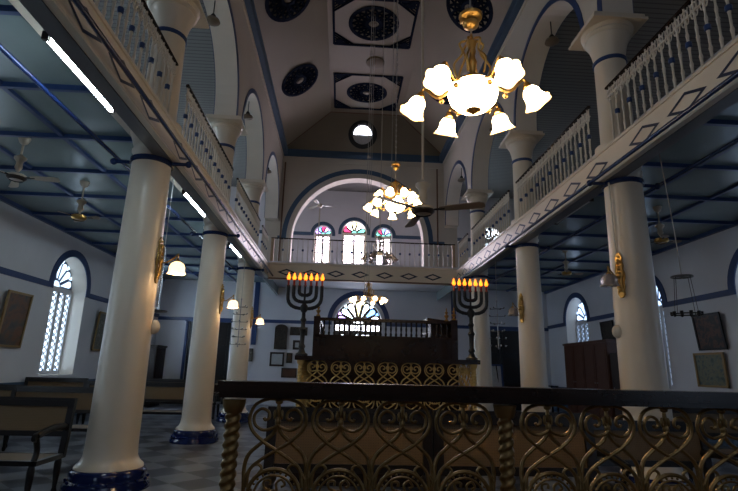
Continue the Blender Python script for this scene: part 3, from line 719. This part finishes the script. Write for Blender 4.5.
bench(-8.1, -6.75, 12.6, 1.12, rz=.03, label='dark caned bench under the left lattice window')
bench(-6.6, -4.1, 12.45, 1.07, label='dark caned bench in left aisle ahead of the middle left column')
bench(-7.4, -4.2, 15.6, 1.07, label='dark caned bench in left aisle, farthest row before the dark doorway')
bench(1.9, 3.1, 5.2, 1.05, label='dark caned bench seen through the foreground rail beside nearest right column')
bench(4.3, 6.9, 7.8, 1.05, label='dark caned bench in right aisle behind the nearest right column')
# ---------------------------------------------------------------- sconces on the columns
def sconce(x, y, z, sd, lit, label):
    t = thing('wall_sconce', label, 'lamp', (x, y, z), 0 if sd < 0 else pi, 'brass column sconces')
    # local: plate faces +x (towards the nave), turned a little to the camera
    b = MB()
    prof = [(-.32, .02), (-.27, .05), (-.22, .045), (-.17, .06), (-.10, .05), (-.05, .07), (.03, .07), (.08, .05), (.14, .06), (.20, .045), (.25, .055), (.30, .03), (.33, .012)]
    pts = [(0, w, zz) for zz, w in prof] + [(0, -w, zz) for zz, w in reversed(prof)]
    b.prism(pts, (.025, 0, 0), 'brass')
    for zz, r in ((-.2, .035), (-.12, .03), (0, .05), (.1, .032), (.2, .035), (.27, .02)): b.ball((.03, 0, zz), r, 'brass', 8, 6)
    b.tube(cr([(.03, .04, -.26), (.045, .02, -.1), (.045, .045, .05), (.045, .015, .22)], 4), .010, 'brass', 5); b.tube(cr([(.03, -.04, -.26), (.045, -.02, -.1), (.045, -.045, .05), (.045, -.015, .22)], 4), .010, 'brass', 5)
    b.build('back_plate', t)
    b = MB(); b.tube(cr([(.02, 0, 0), (.10, 0, -.03), (.20, 0, .03), (.27, 0, .10), (.27, 0, .08), (.27, 0, .0)], 5), .010, 'brass', 6); b.lathe([(.045, -.0), (.03, .03), (.01, .05)], 'brass', (.27, 0, -.02), 12); b.build('arm', t)
    wv = lambda a, z: (.10*cos(6*a) if z < -.12 else .04*cos(6*a))
    b = MB(); b.lathe([(.04, -.01), (.085, -.04), (.105, -.09), (.10, -.14), (.118, -.18)], 'shade_glow' if lit else 'shade_unlit', (.27, 0, 0), 24, wave=wv, cap=False)
    s = b.build('glass_shade', t, label='fluted glass shade')
    b = MB(); b.ball((.27, 0, -.13), .060, 'shade_core' if lit else 'white_paint', 10, 6); b.build('bulb', t)
    return t
nm = ['nearest', 'middle', 'farthest']
for i, y in enumerate(YC):
    sconce(-HW+(.275, .222, .188)[i], y-.03, 2.88, -1, True, 'brass sconce with glowing glass shade on the %s left column' % nm[i])
    if i < 2:
        s = sconce(HW-.285, y-.16, 2.88, 1, False, 'brass sconce with unlit glass shade on the %s right column' % nm[i])
        s.rotation_euler = (0, 0, pi+.45)
        s.location = (HW-(.25, .235)[i], y-(.13, .12)[i], 2.88)
# round cream boxes (bell speakers) on the aisle side of two columns
for x, y, w in ((-3.24, 6.66, 'nearest left column'), (3.24, 6.72, 'nearest right column')):
    pass
b = MB(); b.ball((0, 0, 0), .075, 'cream', 14, 8, 1.3); o = b.build('round_lamp', loc=(3.22, 6.84, 2.10)); tag(o, 'round cream bulb-shaped lamp fixed to left side of nearest right column', 'lamp', 'round column lamps')
b = MB(); b.ball((0, 0, 0), .075, 'cream', 14, 8, 1.3); o = b.build('round_lamp', loc=(-3.21, 6.9, 1.98)); tag(o, 'round cream bulb-shaped lamp fixed to right side of nearest left column', 'lamp', 'round column lamps')
# wire conduits on right columns
b = MB(); b.tube([(0, 0, 4.3), (0, 0, 3.2)], .012, 'white_paint', 6); o = b.build('conduit', loc=(3.235, 6.72, 0)); tag(o, 'thin pale conduit running down nearest right column to its sconce', 'conduit')
# ---------------------------------------------------------------- chandeliers
def bell_mesh(m, s=1, core='shade_core'):
    b = MB(); wv = lambda a, z: (.09*cos(5*a) if z < -.10*s else .02*cos(5*a))
    lit = m == 'shade_lit'
    b.lathe([(.022*s, .0), (.042*s, -.018*s)], 'shade_neck' if lit else m, (0, 0, 0), 30, wave=wv, cap=False)
    b.lathe([(.042*s, -.018*s), (.060*s, -.05*s), (.062*s, -.085*s), (.070*s, -.115*s), (.082*s, -.13*s)], m, (0, 0, 0), 30, wave=wv, cap=False)
    b.lathe([(.082*s, -.13*s), (.092*s, -.14*s), (.096*s, -.146*s)], 'shade_rim' if lit else m, (0, 0, 0), 30, wave=lambda a, z: .10*cos(5*a), cap=False)
    if core: b.ball((0, 0, -.075*s), .045*s, core, 10, 6)
    return b.mesh('glass_shade')
def chandelier(loc, label, R, n, ztop, bowl=True, lit=True, shade_scale=1., a0=0, tiers=1, outward=.45, canopy=None, metal='brass', chain=True):
    t = thing('chandelier', label, 'chandelier', loc, 0, 'chandeliers'); m = 'shade_lit' if lit else 'shade_unlit'
    b = MB(); b.lathe([(.10, .09), (.11, .105), (.09, .13), (.035, .15), (.018, .19), (.028, .23), (.034, .26), (.02, .30), (.014, .34), (.026, .38), (.036, .41), (.015, .44), (.006, .48)], metal, seg=20)
    for k in range(6):
        a = k*pi/3; b.tube(cr([(.10*cos(a), .10*sin(a), .14), (.12*cos(a), .12*sin(a), .24), (.06*cos(a), .06*sin(a), .33), (.08*cos(a), .08*sin(a), .40), (.03*cos(a), .03*sin(a), .43)], 3), .008, metal, 5)
    b.build('body', t)
    b = MB(); b.tube([(0, 0, .46), (0, 0, ztop)], .006, 'wire', 6)
    if chain:
        z = .9
        while z < ztop-.05:
            b.tube([(.012*cos(k*pi/3)*(1 if int(z*20) % 2 else .2), .012*cos(k*pi/3)*(.2 if int(z*20) % 2 else 1), z+.022*sin(k*pi/3)) for k in range(6)], .004, 'wire', 4, True); z += .05
    b.build('chain', t)
    if canopy:
        b = MB(); b.lathe([(.015, canopy-.08), (.05, canopy-.06), (.055, canopy-.04), (.03, canopy-.02), (.075, canopy), (.08, canopy+.02), (.03, canopy+.05), (.01, canopy+.08)], metal, seg=18); b.build('canopy', t)
    if bowl:
        b = MB(); b.lathe([(.05, -.085), (.10, -.065), (.145, -.02), (.160, .03), (.150, .075), (.11, .10)], m, seg=28, cap=False)
        b.build('bowl_shade', t); b = MB(); b.lathe([(.001, -.115), (.02, -.10), (.035, -.085), (.05, -.083)], metal, seg=14); b.build('bowl_finial', t)
    bell = bell_mesh(m, shade_scale, 'shade_core' if lit else None)
    for tr in range(tiers):
        Rt = R*(1-.35*tr); zt = .19*tr
        for k in range(n):
            a = a0 + 2*pi*k/n + tr*pi/n; ca, sa = cos(a), sin(a)
            b = MB(); b.tube(cr([(.08*ca, .08*sa, .12+zt), (.17*ca, .17*sa, .05+zt), (.7*Rt*ca, .7*Rt*sa, .03+zt), (.93*Rt*ca, .93*Rt*sa, .10+zt), (Rt*ca, Rt*sa, .06+zt)], 4), .009, metal, 6)
            b.ball((.6*Rt*ca, .6*Rt*sa, .0+zt), .018, metal, 6, 4); b.lathe([(.03*shade_scale, 0), (.022, .03), (.008, .045)], metal, (Rt*ca, Rt*sa, .04+zt), 10); arm = b.build('arm', t)
            o = bpy.data.objects.new('glass_shade', bell); COL.objects.link(o); o.parent = t; o.location = (Rt*ca, Rt*sa, .045+zt)
            ax = Vector((-sa, ca, 0)); o.rotation_mode = 'QUATERNION'; o.rotation_quaternion = Matrix.Rotation(-outward, 3, ax).to_quaternion()
    return t
chandelier((.10, 2.80, 3.20), 'large lit brass chandelier with frosted bowl and six tulip shades, nearest the camera', .335, 6, ZT-3.2, a0=-.27, canopy=.60, outward=.5, shade_scale=.9)
chandelier((.11, 7.5, 4.03), 'lit chandelier ring of many glass shades above the reading platform', .40, 8, ZT-4.03, bowl=True, canopy=.72, tiers=2, shade_scale=.80)
chandelier((-.04, 12.0, 3.12), 'small lit tiered chandelier hanging low before the rear arched door', .38, 10, ZT-3.12, bowl=False, shade_scale=.62, tiers=1, chain=False, outward=.9)
chandelier((.03, 9.6, 3.66), 'unlit glass chandelier hanging below and behind the bright shade ring', .27, 6, ZT-3.66, bowl=False, lit=False, shade_scale=.8, chain=False, metal='steel')
# ---------------------------------------------------------------- fans
def fan(loc, ztop, r, label, a0=.3, hub='fan_white', blade='fan_blade', n=3, rodr=.016, grp='ceiling fans', gold=False):
    t = thing('ceiling_fan', label, 'fan', loc, 0, grp)
    b = MB(); b.lathe([(.02, -.05), (.07, -.045), (.13, -.02), (.135, .03), (.10, .05), (.06, .06), (.03, .07)], 'brass' if gold else hub, seg=24); b.lathe([(.10, -.052), (.137, -.02), (.139, -.01), (.139, 0)], 'frame_dark' if not gold else 'brass', seg=24, cap=False); b.build('motor', t)
    b = MB(); b.tube([(0, 0, .06), (0, 0, ztop)], rodr, hub, 8); b.build('rod', t)
    b = MB(); b.lathe([(.025, .10), (.055, .16), (.045, .22), (.05, .26), (.085, .30), (.09, .33), (.04, .36), (.02, .38)], hub, seg=18)
    if ztop < 1.5: b.lathe([(.02, ztop-.12), (.06, ztop-.09), (.09, ztop-.02), (.09, ztop)], hub, seg=18)
    b.build('canopy', t)
    for k in range(n):
        a = a0+2*pi*k/n; rot = Matrix.Rotation(a, 3, 'Z'); tw = Matrix.Rotation(-.22, 3, 'X')
        b = MB(); pl = [(.20, -.035), (.30, -.055), (r-.05, -.07), (r, -.04), (r, .04), (r-.05, .07), (.30, .055), (.20, .035)]
        P = [rot @ (tw @ Vector((x, y, 0))) for x, y in pl]; b.prism(P, (0, 0, .008), blade); b.tube([rot @ Vector((.10, 0, 0)), rot @ Vector((.26, 0, 0))], .012, 'iron', 6); b.build('blade', t)
    return t
fan((.225, 5.5, 3.33), ZT-3.33, .72, 'three-bladed cream ceiling fan on long white rod in middle of nave', a0=-.43)
fan((-5.85, 7.55, 4.28), ZG-4.28, .62, 'cream ceiling fan under left aisle ceiling, cut by left picture edge', a0=.1, blade='fan_white')
fan((-5.85, 9.48, 4.22), ZG-4.22, .40, 'small brass-hubbed ceiling fan under left aisle ceiling beside the bright glare', a0=.0, gold=True)
fan((5.85, 9.48, 4.22), ZG-4.22, .45, 'ceiling fan with brass hub under right aisle ceiling beside nearest column', a0=.1, gold=True)
fan((5.6, 13.3, 4.25), ZG-4.25, .50, 'distant ceiling fan in right aisle beyond the middle columns', a0=.1, gold=True)
# pedestal fan on the rear gallery
t = thing('pedestal_fan', 'fan on tall white pole standing on the rear gallery, left of the windows', 'fan', (-1.62, 17.3, 4.93))
b = MB(); b.tube([(0, 0, 0), (0, 0, 2.3)], .022, 'white_paint', 8); b.lathe([(.2, 0), (.2, .03), (.02, .06)], 'white_paint', seg=16); b.build('pole', t)
b = MB(); b.lathe([(.02, 2.28), (.09, 2.3), (.09, 2.40), (.02, 2.44)], 'fan_white', seg=16); b.build('motor', t)
for k in range(3):
    a = .25+2*pi*k/3; rot = Matrix.Rotation(a, 3, 'Z'); b = MB(); b.prism([rot @ Vector(p) for p in ((.08, -.04, 2.35), (.6, -.07, 2.33), (.6, .07, 2.38), (.08, .04, 2.36))], (0, 0, .01), 'white_paint'); b.build('blade', t)
# ---------------------------------------------------------------- fluorescent tubes
def tube_light(x, y0, y1, z, lit, label):
    t = thing('fluorescent_light', label, 'lamp', (x, (y0+y1)/2, z), 0, 'fluorescent tubes'); h = (y1-y0)/2; s = 1 if x > 0 else -1
    b = MB(); b.box(-.04, .04, -h, h, .028, .07, 'white_paint'); b.build('housing', t)
    b = MB(); b.tube([(0, -h+.03, 0), (0, h-.03, 0)], .022, 'tube' if lit else 'tube_off', 12); b.build('tube', t)
    for e in (-1, 1):
        b = MB(); b.box(-.03, .03, e*h-.02, e*h+.02, -.03, .05, 'frame_dark'); b.build('end_cap', t)
for (y0, y1, w) in ((4.08, 5.42, 'largest one at top left'), (8.2, 9.55, 'second one, past the nearest column'), (11.85, 13.25, 'third and smallest, past the middle column')):
    tube_light(-3.48, y0, y1, 4.37, True, 'glowing fluorescent tube on the left gallery beam, ' + w)
tube_light(3.50, 7.75, 9.15, 4.40, False, 'unlit fluorescent tube on the right gallery beam')
# ---------------------------------------------------------------- hanging oil lamps
def tier_lamp(loc, ztop, tiers, label, arm=.19, gap=.19):
    t = thing('hanging_oil_lamp', label, 'lamp', loc, 0, 'hanging oil lamps')
    b = MB(); b.tube([(0, 0, 0), (0, 0, ztop)], .006, 'wire', 6); b.build('rod', t)
    b = MB(); b.lathe([(.001, -.05), (.02, -.03), (.012, 0), (.012, tiers*gap), (.02, tiers*gap+.03), (.005, tiers*gap+.06)], 'steel', seg=10)
    for i in range(tiers):
        a = i*1.1
        for k in range(2):
            q = a+k*pi/2; b.tube([(-arm*cos(q), -arm*sin(q), i*gap+.02), (arm*cos(q), arm*sin(q), i*gap+.02)], .006, 'iron', 5)
            for s in (-1, 1): b.lathe([(.006, 0), (.018, .01), (.02, .04)], 'glass', (s*arm*cos(q), s*arm*sin(q), i*gap+.02), 8, cap=False)
    b.build('arms', t)
tier_lamp((-3.28, 12.9, 2.0), 4.34-2.0, 6, 'hanging rod with tiers of small glass oil cups beside the middle left column')
tier_lamp((3.28, 12.4, 2.1), 4.34-2.1, 6, 'hanging rod with tiers of small glass oil cups left of the middle right column')
t = thing('glass_rod_lamp', 'tall glass rod hanging lamp with round tray right of nearest left column', 'lamp', (-3.75, 8.4, 2.35), 0)
b = MB(); b.tube([(0, 0, .05), (0, 0, ZG-2.35)], .006, 'wire', 6); b.build('rod', t)
b = MB(); b.lathe([(.02, .0), (.035, .05), (.02, .1), (.03, .5), (.022, .55), (.03, 1.0), (.01, 1.1)], 'glass', seg=12); b.build('glass_stem', t)
b = MB(); b.lathe([(.01, -.03), (.16, -.01), (.17, .01), (.01, .02)], 'steel', seg=20); b.build('tray', t)
# ring lamp on the right
t = thing('ring_lamp', 'black iron ring of oil cups hanging on a wire right of nearest right column', 'lamp', (3.66, 6.0, 2.27), 0)
b = MB(); b.tube([(0, 0, .45), (-.02, 0, 1.1), (-.12, 0, ZG-2.27)], .006, 'wire', 6); b.build('wire', t)
b = MB(); b.tube([(.12*cos(k*pi/10), .12*sin(k*pi/10), .48) for k in range(20)], .012, 'steel', 6, True); b.tube([(-.12, 0, .48), (.12, 0, .48)], .008, 'steel', 6); b.ball((0, 0, .49), .025, 'steel', 8, 6); b.build('upper_ring', t)
b = MB(); b.tube([(.16*cos(k*pi/12), .16*sin(k*pi/12), 0) for k in range(24)], .008, 'iron', 6, True)
for k in range(10): b.lathe([(.006, -.02), (.018, -.01), (.02, .03)], 'iron', (.16*cos(k*pi/5), .16*sin(k*pi/5), 0), 8)
b.build('lower_ring', t)
for k in range(4):
    a = k*pi/2+.3; b = MB(); b.tube([(.11*cos(a), .11*sin(a), .48), (.16*cos(a), .16*sin(a), 0)], .004, 'iron', 4); b.build('hanger_wire', t)
# thin wires and rods in the nave
for (x, y, z0, w) in ((-.28, 9.0, 2.4, 'leftmost of the three'), (.33, 10.4, 3.9, 'rightmost of the three'), (-.16, 10.6, 2.6, 'middle one of the three')):
    t = thing('pendant_lamp', 'tiny oil lamp on a thin pale nave cord, ' + w, 'lamp', (x, y, z0), 0, 'corded oil lamps')
    b = MB(); b.tube([(0, 0, 0), (0, 0, ZT-z0)], .006, 'wire', 5); b.build('cord', t)
    b = MB(); b.lathe([(.004, -.10), (.03, -.07), (.035, -.03), (.006, 0)], 'glass', seg=10); b.build('oil_cup', t)
# ---------------------------------------------------------------- pictures and plaques
def framed(loc, rz, w, h, label, art, fm='frame_gold', tilt=.06, fw=.05, cat='picture', arch=False):
    t = thing('framed_picture' if cat == 'picture' else 'wall_plaque', label, cat, loc, rz, None)   # local: faces -y, base at bottom centre
    R_ = Matrix.Rotation(tilt, 3, 'X'); b = MB()
    for (x0, x1, z0, z1) in ((-w/2, w/2, 0, fw), (-w/2, w/2, h-fw, h), (-w/2, -w/2+fw, 0, h), (w/2-fw, w/2, 0, h)): b.box(x0, x1, -.04, 0, z0, z1, fm, R_, (0, 0, 0))
    if arch: b.prism([R_ @ Vector((w/2*cos(a*pi/10), -.04, h+w*.32*sin(a*pi/10))) for a in range(11)], (0, .04, 0), fm)
    b.build('frame', t); b = MB(); b.box(-w/2+fw*.8, w/2-fw*.8, -.02, -.005, fw*.8, h-fw*.8, art, R_, (0, 0, 0)); b.build('canvas' if cat == 'picture' else 'panel', t); return t
framed((-8.16, 11.75, 1.78), pi/2, .88, 1.24, 'gold-framed painting with orange figure on left wall before the lattice window', 'painting_warm')
framed((-8.16, 16.05, 1.84), pi/2, .86, 1.18, 'gold-framed pale painting on left wall beyond the lattice window', 'painting_grey')
framed((8.17, 11.45, 2.14), -pi/2, .90, .86, 'dark framed portrait on right wall, upper of the two near ones', 'painting_dark', 'black', .10)
framed((8.16, 11.6, 1.28), -pi/2, .98, .80, 'gold-framed greenish picture on right wall, below the dark portrait', 'painting_green', 'frame_gold', .03)
framed((8.16, 16.0, 2.60), -pi/2, .78, .64, 'dark framed group picture above the brown cabinet on right wall', 'text_plaque', 'black', .08)
Yw = YB-.01
framed((-3.14, Yw, 2.20), 0, .52, .85, 'tall arched dark memorial plaque on rear wall left of the menorah', 'text_plaque', 'frame_dark', 0, .06, 'plaque', True)
framed((-4.42, Yw, 1.68), 0, .38, .52, 'small grey framed notice below the blue strip on rear wall', 'painting_grey', 'frame_dark', 0, .03)
framed((-3.24, Yw, 1.52), 0, .58, .56, 'white paper notice in dark frame on rear wall under the arched plaque', 'paper', 'frame_dark', 0, .07)
framed((-2.42, Yw, 2.78), 0, .72, .34, 'wide dark plaque behind the left menorah, high on rear wall', 'text_plaque', 'frame_dark', 0, .05, 'plaque')
framed((-2.46, Yw, 2.20), 0, .34, .38, 'small square frame with white mount behind the left menorah', 'paper', 'frame_dark', 0, .09)
framed((-2.74, Yw, 1.66), 0, .24, .40, 'small narrow brown frame on rear wall beside the white notice', 'painting_warm', 'frame_dark', 0, .05)
framed((-2.72, Yw, 1.08), 0, .62, .38, 'wide low brown board on rear wall just above the foreground rail', 'cabinet_wood', 'frame_dark', 0, .05)
# ---------------------------------------------------------------- furniture along the walls
t = thing('wardrobe', 'large reddish-brown wooden cabinet against the right wall under the far window', 'cabinet', (7.86, 16.6, 0))
b = MB(); b.box(-.30, .30, -1.5, 1.5, .08, 2.52, 'cabinet_wood'); b.box(-.33, .33, -1.54, 1.54, 2.50, 2.58, 'cabinet_wood'); b.box(-.27, .27, -1.45, 1.45, 0, .08, 'frame_dark'); b.build('body', t)
for k in range(4):
    y = -1.11+.74*k; b = MB(); b.box(-.32, -.30, y-.355, y+.355, .14, 2.44, 'cabinet_wood'); b.box(-.33, -.32, y-.27, y+.27, .3, 1.2, 'cabinet_wood'); b.box(-.33, -.32, y-.27, y+.27, 1.35, 2.3, 'cabinet_wood'); d = b.build('door', t)
    b = MB(); b.ball((-.345, y+(.30 if k % 2 == 0 else -.30), 1.25), .022, 'steel', 8, 6); b.build('handle', d)
t = thing('metal_cabinet', 'grey-brown steel cabinet beside the brown one, near the nearest right column', 'cabinet', (7.8, 14.45, 0))
b = MB(); b.box(-.3, .3, -.42, .42, 0, 2.15, 'frame_dark'); b.build('body', t); b = MB(); b.box(-.315, -.30, -.40, .40, .05, 2.1, 'frame_dark'); d = b.build('door', t); b = MB(); b.box(-.335, -.315, .28, .30, 1.0, 1.15, 'steel'); b.build('handle', d)
t = thing('wardrobe', 'narrow dark wooden cabinet at far end of left wall behind nearest left column', 'cabinet', (-7.75, 19.3, 0))
b = MB(); b.box(-.38, .38, -.5, .5, 0, 2.1, 'bench_wood'); b.box(-.42, .42, -.54, .54, 2.1, 2.17, 'bench_wood'); b.build('body', t); b = MB(); b.box(.38, .40, -.45, .45, .08, 2.05, 'wood'); b.build('door', t)
# small table with a framed print at right rear
t = thing('side_table', 'small dark table at the right rear wall beside the dark doorway', 'table', (7.6, 20.0, 0))
b = MB(); b.box(-.35, .35, -.3, .3, 1.0, 1.04, 'bench_wood'); b.build('tabletop', t)
for sx_ in (-1, 1):
    for sy_ in (-1, 1): b = MB(); b.box(sx_*.3-.025, sx_*.3+.025, sy_*.25-.025, sy_*.25+.025, 0, 1.0, 'bench_wood'); b.build('leg', t)
framed((7.5, 20.1, 1.04), 0, .40, .52, 'small dark frame standing on the side table at right rear', 'painting_grey', 'black', -.1, .04)
t = thing('notice_board', 'blue-framed white notice board leaning on an easel before the right rear doorway', 'board', (4.75, 17.5, 0))
R_ = Matrix.Rotation(-.12, 3, 'X'); b = MB()
for (x0, x1, z0, z1) in ((-.32, .32, .9, .96), (-.32, .32, 1.72, 1.78), (-.32, -.26, .9, 1.78), (.26, .32, .9, 1.78)): b.box(x0, x1, -.05, -.01, z0, z1, 'blue', R_, (0, 0, 0))
b.build('frame', t); b = MB(); b.box(-.27, .27, -.035, -.015, .93, 1.75, 'paper', R_, (0, 0, 0)); b.build('panel', t)
for s in (-1, 0, 1): b = MB(); b.tube([(s*.25, .05 if s else .45, 0), (s*.1, .18 if s == 0 else .16, 1.75)], .02, 'wood', 6); b.build('leg', t)
# brown pipe in the corner of the end wall
b = MB(); b.tube([(0, 0, 4.95), (0, 0, 9.5)], .03, 'brown', 8); o = b.build('drain_pipe', loc=(-3.16, YE-.06, 0)); tag(o, 'thin brown pipe down the left corner of nave end wall', 'pipe')
b = MB(); b.tube([(0, 0, 4.95), (0, 0, 9.5)], .03, 'brown', 8); o = b.build('drain_pipe', loc=(3.0, YE-.06, 0)); tag(o, 'thin brown pipe down the right corner of nave end wall', 'pipe')
